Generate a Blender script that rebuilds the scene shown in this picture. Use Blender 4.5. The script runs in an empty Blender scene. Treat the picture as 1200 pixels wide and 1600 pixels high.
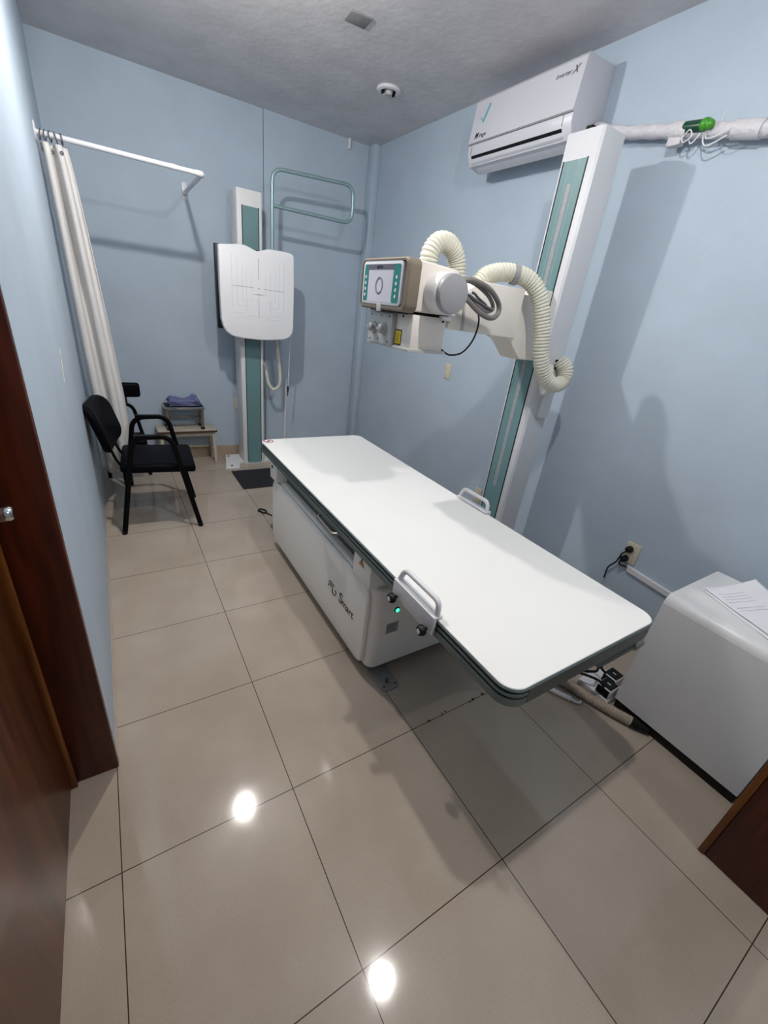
import bpy, bmesh, math, random
from mathutils import Vector, Matrix

SC = bpy.context.scene
COL = SC.collection
random.seed(7)

# ---------------------------------------------------------------- camera
YAW, PITCH, ROLL = 0.60089, -0.44727, 0.12871
FPX = 653.31
fw = Vector((math.sin(YAW)*math.cos(PITCH), math.cos(YAW)*math.cos(PITCH), math.sin(PITCH)))
rt = Vector((math.cos(YAW), -math.sin(YAW), 0))
up = rt.cross(fw)
r2 = math.cos(ROLL)*rt + math.sin(ROLL)*up
u2 = -math.sin(ROLL)*rt + math.cos(ROLL)*up
cd = bpy.data.cameras.new('camera')
cam = bpy.data.objects.new('camera', cd)
COL.objects.link(cam)
cam.matrix_world = Matrix(((r2.x, u2.x, -fw.x, 0.16484), (r2.y, u2.y, -fw.y, -0.82028), (r2.z, u2.z, -fw.z, 1.4993), (0, 0, 0, 1)))
cd.sensor_fit = 'VERTICAL'
cd.sensor_height = 24.0
cd.lens = FPX*24.0/1600.0
cd.clip_start = 0.02
SC.camera = cam

# ---------------------------------------------------------------- world, exposure
w = bpy.data.worlds.new('world')
SC.world = w
w.use_nodes = True
w.node_tree.nodes['Background'].inputs[0].default_value = (0.85, 0.86, 0.88, 1)
w.node_tree.nodes['Background'].inputs[1].default_value = 0.02
SC.view_settings.view_transform = 'Standard'
SC.view_settings.look = 'None'
SC.view_settings.exposure = 0.0
SC.view_settings.gamma = 1.0
SC.cycles.use_denoising = True
SC.cycles.max_bounces = 8
SC.cycles.diffuse_bounces = 5
LAMP_POWER = 2120.0      # emission strength of the bulb above the aisle
LAMP2_POWER = 1530.0     # bulb above the near table end
HALL_POWER = 850.0      # bulb in the hall behind the doorway
LAMP_COLOR = (1.0, 0.965, 0.93)

XR, YB, H = 2.454, 3.413, 2.787

# ---------------------------------------------------------------- materials
def srgb(r, g, b):
    f = lambda c: (c/255/12.92 if c/255 <= 0.04045 else ((c/255+0.055)/1.055)**2.4)
    return (f(r), f(g), f(b), 1)

def mat(name, col, rough=0.5, metal=0.0, noise=0.0, nscale=8.0, bump=0.0, bscale=60.0, spec=0.5, coat=0.0):
    m = bpy.data.materials.new(name)
    m.use_nodes = True
    nt = m.node_tree
    b = nt.nodes['Principled BSDF']
    b.inputs['Base Color'].default_value = col
    b.inputs['Roughness'].default_value = rough
    b.inputs['Metallic'].default_value = metal
    b.inputs['Specular IOR Level'].default_value = spec
    if coat:
        b.inputs['Coat Weight'].default_value = coat
        b.inputs['Coat Roughness'].default_value = 0.1
    tc = nt.nodes.new('ShaderNodeTexCoord')
    if noise:
        n = nt.nodes.new('ShaderNodeTexNoise')
        n.inputs['Scale'].default_value = nscale
        n.inputs['Detail'].default_value = 6
        n.inputs['Roughness'].default_value = 0.62
        nt.links.new(tc.outputs['Object'], n.inputs['Vector'])
        cr = nt.nodes.new('ShaderNodeValToRGB')
        cr.color_ramp.elements[0].position = 0.3
        cr.color_ramp.elements[1].position = 0.7
        c = Vector(col[:3])
        lo = c*(1-noise); hi = c*(1+noise*0.6)
        cr.color_ramp.elements[0].color = (*lo, 1)
        cr.color_ramp.elements[1].color = (min(hi.x, 1), min(hi.y, 1), min(hi.z, 1), 1)
        nt.links.new(n.outputs['Fac'], cr.inputs['Fac'])
        nt.links.new(cr.outputs['Color'], b.inputs['Base Color'])
    if bump:
        n2 = nt.nodes.new('ShaderNodeTexNoise')
        n2.inputs['Scale'].default_value = bscale
        n2.inputs['Detail'].default_value = 5
        nt.links.new(tc.outputs['Object'], n2.inputs['Vector'])
        bp = nt.nodes.new('ShaderNodeBump')
        bp.inputs['Strength'].default_value = bump
        bp.inputs['Distance'].default_value = 0.02
        nt.links.new(n2.outputs['Fac'], bp.inputs['Height'])
        nt.links.new(bp.outputs['Normal'], b.inputs['Normal'])
    return m

def emit(name, col, strength):
    m = bpy.data.materials.new(name)
    m.use_nodes = True
    b = m.node_tree.nodes['Principled BSDF']
    b.inputs['Base Color'].default_value = (col[0], col[1], col[2], 1)
    b.inputs['Emission Color'].default_value = (col[0], col[1], col[2], 1)
    b.inputs['Emission Strength'].default_value = strength
    return m

def tile_mat():
    m = mat('floor_tile', srgb(176, 163, 149), 0.16, spec=0.42)
    nt = m.node_tree; N = nt.nodes; L = nt.links
    b = N['Principled BSDF']
    tc = N.new('ShaderNodeTexCoord')
    sep = N.new('ShaderNodeSeparateXYZ')
    L.new(tc.outputs['Object'], sep.inputs[0])
    ds = []
    for ax in ('X', 'Y'):
        d = N.new('ShaderNodeMath'); d.operation = 'DIVIDE'; d.inputs[1].default_value = 0.5
        L.new(sep.outputs[ax], d.inputs[0])
        a = N.new('ShaderNodeMath'); a.operation = 'ADD'; a.inputs[1].default_value = 0.5
        L.new(d.outputs[0], a.inputs[0])
        fr = N.new('ShaderNodeMath'); fr.operation = 'FRACT'
        L.new(a.outputs[0], fr.inputs[0])
        s = N.new('ShaderNodeMath'); s.operation = 'SUBTRACT'; s.inputs[1].default_value = 0.5
        L.new(fr.outputs[0], s.inputs[0])
        ab = N.new('ShaderNodeMath'); ab.operation = 'ABSOLUTE'
        L.new(s.outputs[0], ab.inputs[0])
        ds.append(ab)
    mn = N.new('ShaderNodeMath'); mn.operation = 'MINIMUM'
    L.new(ds[0].outputs[0], mn.inputs[0]); L.new(ds[1].outputs[0], mn.inputs[1])
    ramp = N.new('ShaderNodeMapRange')
    ramp.inputs['From Min'].default_value = 0.0020
    ramp.inputs['From Max'].default_value = 0.0034
    L.new(mn.outputs[0], ramp.inputs['Value'])
    n = N.new('ShaderNodeTexNoise'); n.inputs['Scale'].default_value = 3.0; n.inputs['Detail'].default_value = 7
    L.new(tc.outputs['Object'], n.inputs['Vector'])
    n3 = N.new('ShaderNodeTexNoise'); n3.inputs['Scale'].default_value = 160.0; n3.inputs['Detail'].default_value = 2
    L.new(tc.outputs['Object'], n3.inputs['Vector'])
    av = N.new('ShaderNodeMath'); av.operation = 'MULTIPLY_ADD'; av.inputs[1].default_value = 0.35
    L.new(n3.outputs['Fac'], av.inputs[0]); L.new(n.outputs['Fac'], av.inputs[2])
    cr = N.new('ShaderNodeValToRGB')
    cr.color_ramp.elements[0].position = 0.45; cr.color_ramp.elements[1].position = 0.9
    cr.color_ramp.elements[0].color = srgb(161, 147, 133)
    cr.color_ramp.elements[1].color = srgb(176, 163, 148)
    L.new(av.outputs[0], cr.inputs['Fac'])
    mx = N.new('ShaderNodeMix'); mx.data_type = 'RGBA'
    mx.inputs['A'].default_value = srgb(52, 40, 30)
    L.new(ramp.outputs[0], mx.inputs['Factor']); L.new(cr.outputs['Color'], mx.inputs['B'])
    L.new(mx.outputs['Result'], b.inputs['Base Color'])
    rr = N.new('ShaderNodeMapRange')
    rr.inputs['From Min'].default_value = 0.3; rr.inputs['From Max'].default_value = 0.75
    rr.inputs['To Min'].default_value = 0.055; rr.inputs['To Max'].default_value = 0.12
    L.new(n.outputs['Fac'], rr.inputs['Value'])
    L.new(rr.outputs[0], b.inputs['Roughness'])
    return m

def wood_mat(name, dark, light, rough=0.35, sc=(18, 18, 1.2)):
    m = mat(name, dark, rough, spec=0.28)
    nt = m.node_tree; N = nt.nodes; L = nt.links
    b = N['Principled BSDF']
    tc = N.new('ShaderNodeTexCoord')
    mp = N.new('ShaderNodeMapping'); mp.inputs['Scale'].default_value = sc
    L.new(tc.outputs['Object'], mp.inputs['Vector'])
    n = N.new('ShaderNodeTexNoise'); n.inputs['Scale'].default_value = 2.2; n.inputs['Detail'].default_value = 8; n.inputs['Distortion'].default_value = 0.6
    L.new(mp.outputs[0], n.inputs['Vector'])
    cr = N.new('ShaderNodeValToRGB')
    cr.color_ramp.elements[0].position = 0.32; cr.color_ramp.elements[1].position = 0.72
    cr.color_ramp.elements[0].color = dark; cr.color_ramp.elements[1].color = light
    L.new(n.outputs['Fac'], cr.inputs['Fac'])
    L.new(cr.outputs['Color'], b.inputs['Base Color'])
    return m

M = {}
M['wall'] = mat('blue_paint', srgb(177, 191, 204), 0.6, noise=0.06, nscale=2.6, bump=0.06, bscale=30, spec=0.3)
M['ceil'] = mat('ceiling_plaster', srgb(205, 202, 204), 0.5, noise=0.12, nscale=4.0, bump=0.14, bscale=20, spec=0.4)
M['floor'] = tile_mat()
M['wood'] = wood_mat('brown_door_wood', srgb(60, 20, 9), srgb(92, 39, 18))
M['wood2'] = wood_mat('brown_leaf_wood', srgb(64, 28, 15), srgb(112, 63, 35), 0.33, (9, 9, 0.9))
M['skirt'] = mat('beige_skirting', srgb(170, 152, 133), 0.3, noise=0.1)
M['table'] = mat('table_laminate', srgb(236, 235, 231), 0.28, noise=0.012, nscale=3)
M['white'] = mat('white_powder_coat', srgb(222, 221, 220), 0.38, noise=0.02, nscale=5)
M['acw'] = mat('air_conditioner_plastic', srgb(198, 198, 205), 0.35, noise=0.02, nscale=4)
M['colw'] = mat('column_powder_coat', srgb(204, 205, 209), 0.42, noise=0.03, nscale=6)
M['basew'] = mat('pedestal_shell', srgb(238, 234, 228), 0.4, noise=0.015, nscale=4)
M['panelw'] = mat('detector_shell', srgb(232, 231, 233), 0.35, noise=0.01, nscale=4)
M['woodl'] = wood_mat('light_wood_edge', srgb(98, 52, 18), srgb(134, 80, 30), 0.4)
M['white2'] = mat('white_plastic', srgb(218, 217, 220), 0.35, noise=0.02, nscale=4)
M['warmw'] = mat('warm_white_shell', srgb(222, 215, 206), 0.4, noise=0.02, nscale=6)
M['cream'] = mat('cream_hose', srgb(210, 208, 193), 0.5, noise=0.05, nscale=9)
M['creamw'] = mat('cream_painted_wood', srgb(184, 177, 160), 0.55, noise=0.14, nscale=14)
M['brownedge'] = mat('brown_edge', srgb(78, 40, 28), 0.5, noise=0.1)
M['rail'] = mat('green_grey_aluminium', srgb(104, 118, 117), 0.38, metal=0.4, noise=0.05)
M['raild'] = mat('dark_rail_groove', srgb(9, 12, 12), 0.6, noise=0.1)
M['endcap'] = mat('grey_rail_end', srgb(92, 95, 94), 0.45, metal=0.3, noise=0.05)
M['teal'] = mat('teal_strip', srgb(102, 136, 138), 0.42, noise=0.05, nscale=3)
M['tealp'] = mat('teal_panel', srgb(28, 125, 116), 0.35, noise=0.03)
M['tealt'] = mat('teal_tube', srgb(150, 176, 178), 0.36, metal=0.5, noise=0.05)
M['black'] = mat('black_plastic', srgb(11, 11, 13), 0.45, noise=0.1, spec=0.3)
M['blackm'] = mat('black_metal', srgb(5, 5, 7), 0.45, noise=0.1, spec=0.12)
M['vinyl'] = mat('black_vinyl', srgb(8, 8, 14), 0.5, noise=0.12, nscale=20, bump=0.05, bscale=120, spec=0.06)
M['mat'] = mat('black_rubber', srgb(26, 25, 32), 0.8, noise=0.15, nscale=60)
M['tape'] = mat('grey_scale', srgb(150, 152, 156), 0.5, noise=0.2, nscale=90)
M['grey'] = mat('grey_cap', srgb(147, 147, 150), 0.4, noise=0.02)
M['dgrey'] = mat('dark_grey', srgb(82, 82, 84), 0.5, noise=0.06)
M['lgrey'] = mat('light_grey_plastic', srgb(178, 178, 176), 0.5, noise=0.05)
M['taupe'] = mat('taupe_rubber', srgb(118, 107, 93), 0.5, noise=0.06)
M['taupei'] = mat('taupe_inner', srgb(104, 98, 98), 0.6, noise=0.06)
M['screen'] = mat('screen_face', srgb(202, 200, 208), 0.3, noise=0.01)
M['chrome'] = mat('chrome', srgb(205, 205, 205), 0.16, metal=1.0, noise=0.03)
M['steel'] = mat('brushed_steel', srgb(150, 145, 140), 0.32, metal=0.9, noise=0.1)
M['zinc'] = mat('grey_zinc_plate', srgb(142, 142, 140), 0.5, metal=0.3, noise=0.1, nscale=30)
M['curtain'] = mat('white_curtain', srgb(212, 209, 206), 0.85, noise=0.05, nscale=5, bump=0.15, bscale=90)
M['plate'] = mat('beige_plate', srgb(206, 197, 176), 0.45, noise=0.04)
M['yellow'] = mat('yellow_label', srgb(232, 200, 30), 0.5, noise=0.03)
M['orange'] = mat('amber_sign', srgb(214, 150, 44), 0.5, noise=0.03)
M['red'] = mat('red_print', srgb(150, 32, 40), 0.5, noise=0.05)
M['label'] = mat('grey_label', srgb(158, 154, 152), 0.5, noise=0.1, nscale=70)
M['ink'] = mat('dark_ink', srgb(26, 27, 30), 0.5, noise=0.05)
M['inkg'] = mat('grey_ink', srgb(92, 92, 104), 0.5, noise=0.05)
M['paper'] = mat('white_paper', srgb(232, 231, 234), 0.8, noise=0.02, nscale=12)
M['cloth'] = mat('purple_blue_cloth', srgb(104, 107, 146), 0.9, noise=0.2, nscale=12, bump=0.2, bscale=100)
M['greent'] = mat('dark_green_tape', srgb(14, 66, 44), 0.3, noise=0.1)
M['greenb'] = mat('bright_green_wrap', srgb(66, 150, 36), 0.28, noise=0.35, nscale=60)
M['wrap'] = mat('white_wrap', srgb(206, 204, 208), 0.55, noise=0.09, nscale=25, bump=0.35, bscale=60)
M['greytube'] = mat('grey_rubber_cable', srgb(112, 108, 104), 0.5, noise=0.08)
M['conduit'] = mat('beige_flex_conduit', srgb(178, 163, 146), 0.6, noise=0.08, nscale=20)
M['engrave'] = mat('panel_engraving', srgb(168, 168, 174), 0.5, noise=0.03)
M['engrave2'] = mat('panel_faint_engraving', srgb(211, 211, 215), 0.5, noise=0.03)
M['logo'] = mat('teal_logo', srgb(96, 164, 172), 0.4, noise=0.03)
M['led'] = emit('green_led', (0.05, 0.9, 0.5), 1.6)
M['bulb'] = emit('lamp_bulb', LAMP_COLOR, LAMP_POWER)
M['bulb2'] = emit('lamp_bulb_near', LAMP_COLOR, LAMP2_POWER)
M['hallbulb'] = emit('hall_bulb', LAMP_COLOR, HALL_POWER)
M['chip'] = mat('chipped_plaster', srgb(205, 202, 178), 0.8, noise=0.15, nscale=60)
M['grime'] = mat('dark_grime', srgb(30, 24, 20), 0.8, noise=0.2, nscale=40)

# ---------------------------------------------------------------- mesh helpers
RM = {}      # root name -> inverse world matrix

def smooth_path(pts, sub=8, closed=False):
    P = [Vector(p) for p in pts]
    n = len(P); out = []
    rng = n if closed else n-1
    for i in range(rng):
        p1, p2 = P[i], P[(i+1) % n]
        p0 = P[(i-1) % n] if (closed or i > 0) else p1+(p1-p2)
        p3 = P[(i+2) % n] if (closed or i < n-2) else p2+(p2-p1)
        for k in range(sub):
            t = k/sub
            out.append(0.5*((2*p1)+(-p0+p2)*t+(2*p0-5*p1+4*p2-p3)*t*t+(-p0+3*p1-3*p2+p3)*t**3))
    if not closed:
        out.append(P[-1])
    return out

def round_path(pts, r, seg=6, closed=False):
    """polyline with circular-ish fillets"""
    P = [Vector(p) for p in pts]; n = len(P); out = []
    for i in range(n):
        if not closed and i in (0, n-1):
            out.append(P[i]); continue
        a, b, c = P[i-1], P[i], P[(i+1) % n]
        d1 = (a-b); d2 = (c-b)
        rr = min(r, d1.length*0.49, d2.length*0.49)
        s = b+d1.normalized()*rr; e = b+d2.normalized()*rr
        for k in range(seg+1):
            t = k/seg
            out.append((1-t)**2*s+2*t*(1-t)*b+t*t*e)
    return out

class MB:
    def __init__(s):
        s.bm = bmesh.new()

    def _merge(s, bm2, mx=None):
        me = bpy.data.meshes.new('tmp')
        bm2.to_mesh(me); bm2.free()
        if mx is not None:
            me.transform(mx)
        s.bm.from_mesh(me)
        bpy.data.meshes.remove(me)

    def box(s, x0, x1, y0, y1, z0, z1, bev=0.0, seg=2, mx=None):
        b = bmesh.new()
        bmesh.ops.create_cube(b, size=1)
        for v in b.verts:
            v.co = Vector(((x0+x1)/2+v.co.x*(x1-x0), (y0+y1)/2+v.co.y*(y1-y0), (z0+z1)/2+v.co.z*(z1-z0)))
        if bev:
            bmesh.ops.bevel(b, geom=list(b.edges), offset=bev, segments=seg, profile=0.5, affect='EDGES')
        s._merge(b, mx)
        return s

    def prism(s, poly, axis, a, b_, bev=0.0, seg=2, mx=None):
        """poly: 2D list in the other two axes (x:(y,z), y:(x,z), z:(x,y)); extruded from a to b_"""
        b = bmesh.new()
        def P(p, t):
            return {'x': (t, p[0], p[1]), 'y': (p[0], t, p[1]), 'z': (p[0], p[1], t)}[axis]
        v0 = [b.verts.new(P(p, a)) for p in poly]
        v1 = [b.verts.new(P(p, b_)) for p in poly]
        n = len(poly)
        b.faces.new(v0); b.faces.new(v1[::-1])
        for i in range(n):
            b.faces.new((v0[i], v1[i], v1[(i+1) % n], v0[(i+1) % n]))
        bmesh.ops.recalc_face_normals(b, faces=b.faces)
        if bev:
            caps = [f for f in b.faces if len(f.verts) == n and (all(v in v0 for v in f.verts) or all(v in v1 for v in f.verts))]
            es = list({e for f in caps for e in f.edges})
            bmesh.ops.bevel(b, geom=es, offset=bev, segments=seg, profile=0.5, affect='EDGES')
        s._merge(b, mx)
        return s

    def tube(s, pts, r, seg=12, closed=False, flat=None):
        """r: radius or list/func of radii; flat=(a,b) oval section scale"""
        P = [Vector(p) for p in pts]; n = len(P)
        b = bmesh.new(); rings = []
        prev = None
        for i, p in enumerate(P):
            if closed:
                t = (P[(i+1) % n]-P[i-1]).normalized()
            else:
                t = (P[min(i+1, n-1)]-P[max(i-1, 0)]).normalized()
            if prev is None:
                h = Vector((0, 0, 1)) if abs(t.z) < 0.9 else Vector((0, 1, 0))
                nx = t.cross(h).normalized()
            else:
                nx = (prev-t*prev.dot(t)).normalized()
            prev = nx
            ny = t.cross(nx)
            rr = r(i/(n-1)) if callable(r) else (r[i] if isinstance(r, (list, tuple)) else r)
            fa, fb = flat if flat else (1, 1)
            rings.append([b.verts.new(p+nx*(rr*fa*math.cos(2*math.pi*k/seg))+ny*(rr*fb*math.sin(2*math.pi*k/seg))) for k in range(seg)])
        m = n if closed else n-1
        for i in range(m):
            a, c = rings[i], rings[(i+1) % n]
            for k in range(seg):
                b.faces.new((a[k], a[(k+1) % seg], c[(k+1) % seg], c[k]))
        if not closed:
            b.faces.new(rings[0][::-1]); b.faces.new(rings[-1])
        bmesh.ops.recalc_face_normals(b, faces=b.faces)
        s._merge(b)
        return s

    def cyl(s, p0, p1, r0, r1=None, seg=24, bev=0.0):
        p0, p1 = Vector(p0), Vector(p1)
        r1 = r0 if r1 is None else r1
        d = (p1-p0); L = d.length
        prof = [(0, 0), (r0, 0), (r1, L), (0, L)]
        if bev:
            prof = [(0, 0), (r0-bev, 0), (r0-bev*0.3, bev*0.3), (r0, bev), (r1, L-bev), (r1-bev*0.3, L-bev*0.3), (r1-bev, L), (0, L)]
        return s.lathe(p0, d, prof, seg)

    def lathe(s, o, d, prof, seg=24):
        o = Vector(o); d = Vector(d).normalized()
        h = Vector((0, 0, 1)) if abs(d.z) < 0.9 else Vector((1, 0, 0))
        nx = d.cross(h).normalized(); ny = d.cross(nx)
        b = bmesh.new(); rings = []
        for (r, z) in prof:
            if r < 1e-6:
                rings.append([b.verts.new(o+d*z)])
            else:
                rings.append([b.verts.new(o+d*z+(nx*math.cos(2*math.pi*k/seg)+ny*math.sin(2*math.pi*k/seg))*r) for k in range(seg)])
        for a, c in zip(rings, rings[1:]):
            for k in range(seg):
                k2 = (k+1) % seg
                vs = [a[0]] if len(a) == 1 else [a[k], a[k2]]
                vs += [c[0]] if len(c) == 1 else [c[k2], c[k]]
                if len(vs) > 2:
                    b.faces.new(vs)
        bmesh.ops.recalc_face_normals(b, faces=b.faces)
        s._merge(b)
        return s

    def sphere(s, c, r, sub=2, scale=(1, 1, 1)):
        b = bmesh.new()
        bmesh.ops.create_icosphere(b, subdivisions=sub, radius=r)
        for v in b.verts:
            v.co = Vector((v.co.x*scale[0]+c[0], v.co.y*scale[1]+c[1], v.co.z*scale[2]+c[2]))
        s._merge(b)
        return s

    def grid(s, f, nu, nv, closed_u=False):
        b = bmesh.new()
        V = [[b.verts.new(f(i/nu, j/nv)) for j in range(nv+1)] for i in range(nu+1)]
        for i in range(nu):
            for j in range(nv):
                b.faces.new((V[i][j], V[i+1][j], V[i+1][j+1], V[i][j+1]))
        s._merge(b)
        return s

    def build(s, name, m, parent=None, angle=35, world=True, solid=0.0, **props):
        me = bpy.data.meshes.new(name)
        s.bm.to_mesh(me); s.bm.free()
        if parent is not None and world and parent.get('_rk') in RM:
            me.transform(RM[parent['_rk']])
        me.materials.append(M[m] if isinstance(m, str) else m)
        for p in me.polygons:
            p.use_smooth = True
        me.set_sharp_from_angle(angle=math.radians(angle))
        o = bpy.data.objects.new(name, me)
        COL.objects.link(o)
        if parent is not None:
            o.parent = parent
            if '_rk' in parent:
                o['_rk'] = parent['_rk']
        if solid:
            md = o.modifiers.new('thickness', 'SOLIDIFY'); md.thickness = solid; md.offset = 0
        for k, v in props.items():
            o[k] = v
        return o

def thing(name, label, cat, loc=(0, 0, 0), rz=0.0, group=None):
    o = bpy.data.objects.new(name, None)
    COL.objects.link(o)
    o.location = loc; o.rotation_euler = (0, 0, rz)
    o.empty_display_size = 0.1
    o['label'] = label; o['category'] = cat
    if group:
        o['group'] = group
    k = 'k%d' % len(RM)
    RM[k] = (Matrix.Translation(Vector(loc)) @ Matrix.Rotation(rz, 4, 'Z')).inverted()
    o['_rk'] = k
    return o

def tag(o, label, cat, group=None):
    o['label'] = label; o['category'] = cat
    if group:
        o['group'] = group
    return o

def struct(o):
    o['kind'] = 'structure'
    return o

def text_mesh(name, s, size, origin, xdir, ydir, m, parent, thick=0.0008, shear=0.0, bold=0.0, spacing=1.0):
    """lettering as real raised mesh; origin = left end of the baseline"""
    c = bpy.data.curves.new(name, 'FONT')
    c.body = s; c.size = size; c.extrude = thick; c.shear = shear; c.offset = bold; c.space_character = spacing
    o = bpy.data.objects.new(name+'_tmp', c)
    COL.objects.link(o)
    dg = bpy.context.evaluated_depsgraph_get()
    me = bpy.data.meshes.new_from_object(o.evaluated_get(dg))
    bpy.data.objects.remove(o); bpy.data.curves.remove(c)
    X = Vector(xdir).normalized(); Y = Vector(ydir).normalized(); Zv = X.cross(Y)
    mx = Matrix(((X.x, Y.x, Zv.x, origin[0]), (X.y, Y.y, Zv.y, origin[1]), (X.z, Y.z, Zv.z, origin[2]), (0, 0, 0, 1)))
    me.transform(mx)
    b = MB(); b.bm.from_mesh(me); bpy.data.meshes.remove(me)
    return b.build(name, m, parent)

def rrect(x0, x1, y0, y1, r, seg=6):
    out = []
    for cx, cy, a0 in ((x1-r, y0+r, -90), (x1-r, y1-r, 0), (x0+r, y1-r, 90), (x0+r, y0+r, 180)):
        for k in range(seg+1):
            a = math.radians(a0+90*k/seg)
            out.append((cx+r*math.cos(a), cy+r*math.sin(a)))
    return out

def ribbed(path, r, pitch=0.011, depth=0.12, parent=None, name='corrugated_hose', m='cream', seg=16):
    """corrugated hose along a smooth path: resampled, radius swells at every rib"""
    P = path
    L = [0]
    for a, b in zip(P, P[1:]):
        L.append(L[-1]+(b-a).length)
    step = pitch/5
    n = int(L[-1]/step)
    pts = []; rad = []
    j = 0
    for i in range(n+1):
        d = i*step
        while j < len(L)-2 and L[j+1] < d:
            j += 1
        t = (d-L[j])/max(L[j+1]-L[j], 1e-9)
        pts.append(P[j].lerp(P[j+1], min(t, 1)))
        rad.append(r*(1-depth*(0.15, 0, 0.15, 1, 1)[i % 5]))
    b = MB(); b.tube(pts, rad, seg)
    return b.build(name, m, parent, angle=28)

# ================================================================ SETTING
b = MB(); b.box(-0.6, 2.6, -3.2, 3.6, -0.08, 0.0); struct(b.build('floor', 'floor'))
b = MB(); b.box(-0.6, 2.6, -3.2, 3.6, H, H+0.08); struct(b.build('ceiling', 'ceil'))
# left wall: from the door jamb to the back; the closed door sits in a 13 cm recess
b = MB(); b.box(-0.13, 0.0, 0.362, YB, 0, H); b.box(-0.13, 0, -0.62, 0.362, 2.12, H); b.box(-0.13, 0, -3.1, -0.62, 0, H)
struct(b.build('wall_left', 'wall'))
# back wall: two panels of render that meet at a vertical seam, the right one proud by a centimetre
b = MB(); b.box(-0.13, 1.447, YB, YB+0.12, 0, H); b.box(1.451, XR+0.1, YB-0.006, YB+0.12, 0, H); b.box(1.44, 1.46, YB+0.012, YB+0.12, 0, H)
struct(b.build('wall_back', 'wall'))
b = MB(); b.box(XR, XR+0.12, -3.1, YB, 0, H); struct(b.build('wall_right', 'wall'))
b = MB(); b.box(-0.13, XR, -3.2, -3.1, 0, H); struct(b.build('wall_hall', 'wall'))
b = MB(); b.box(1.665, XR, -1.03, -0.82, 0, H); b.box(-0.0, 1.665, -1.03, -0.82, 2.25, H); struct(b.build('wall_front', 'wall'))
b = MB(); b.box(2.392, XR, 3.285, YB-0.006, 0, H, 0.006); struct(b.build('trim_1', 'wall'))
b = MB(); b.box(0.0, 2.392, YB-0.014, YB-0.0062, 0.0, 0.10); b.box(0.0, 1.4465, YB-0.0065, YB, 0.0, 0.10); struct(b.build('baseboard_back', 'skirt'))
# thin mortar fillet at the foot of the left wall
b = MB(); b.box(0.0, 0.006, 0.365, 3.39, 0.0, 0.012); struct(b.build('baseboard_left', 'skirt'))
# wooden frame and leaf of the closed door on the left
b = MB()
b.box(-0.128, 0.006, 0.335, 0.362, 0, 2.12, 0.004);
b.box(-0.128, 0.004, -0.62, -0.595, 0, 2.12, 0.004); b.box(-0.128, 0.004, -0.595, 0.335, 2.095, 2.12, 0.003)
struct(b.build('trim_2', 'wood'))
b = MB(); b.box(-0.128, -0.108, 0.318, 0.3352, 0, 2.094, 0.003); struct(b.build('trim_4', 'woodl'))
b = MB(); b.box(-0.165, -0.126, -0.595, 0.333, 0.006, 2.09, 0.002)
door = struct(b.build('door_1', 'wood2'))
b = MB()
b.cyl((-0.126, 0.262, 1.015), (-0.118, 0.262, 1.015), 0.027, bev=0.003)
b.cyl((-0.118, 0.262, 1.015), (-0.075, 0.262, 1.015), 0.011)
b.lathe((-0.085, 0.262, 1.015), (1, 0, 0), [(0, 0), (0.012, 0.0), (0.018, 0.004), (0.019, 0.014), (0.018, 0.026), (0.014, 0.031), (0, 0.032)])
b.build('door_knob', 'chrome', door)
# wooden lining of the doorway at the right edge
b = MB(); b.box(1.624, 1.665, -1.03, -0.8185, 0, 2.25, 0.004); struct(b.build('trim_3', 'wood'))
b = MB(); b.box(1.619, 1.70, -0.8185, -0.800, 0, 2.29, 0.003); struct(b.build('trim_5', 'woodl'))

# ================================================================ LAMPS
def lamp(x, y, zb, m, label):
    """LED bulb on a ceiling holder: white housing above, glowing dome below"""
    t = thing('ceiling_lamp', label, 'lamp', (x, y, H))
    b = MB(); b.lathe((x, y, H), (0, 0, -1), [(0, 0), (0.055, 0), (0.055, 0.010), (0.03, 0.03), (0.022, 0.06), (0, 0.06)]); b.build('lamp_holder', 'white2', t)
    L = H-zb
    b = MB(); b.lathe((x, y, H), (0, 0, -1), [(0.0, 0.055), (0.015, 0.056), (0.017, L-0.07), (0.033, L-0.004), (0.033, L), (0, L)], 28); b.build('bulb_housing', 'white2', t)
    r = 0.032
    prof = [(r*math.cos(math.radians(k*15)), L+0.0005+r*math.sin(math.radians(k*15))) for k in range(6)]+[(0, L+r)]
    b = MB(); b.lathe((x, y, H), (0, 0, -1), prof, 20); b.build('bulb_dome', m, t)
lamp(0.654, 1.488, 2.625, 'bulb', 'white bulb hanging from the ceiling above the aisle left of the table')
lamp(1.176, -0.048, 2.625, 'bulb2', 'white bulb hanging from the ceiling above the near end of the table')
lamp(1.42, -1.95, 2.60, 'hallbulb', 'white bulb on the hall ceiling behind the doorway')

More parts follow.
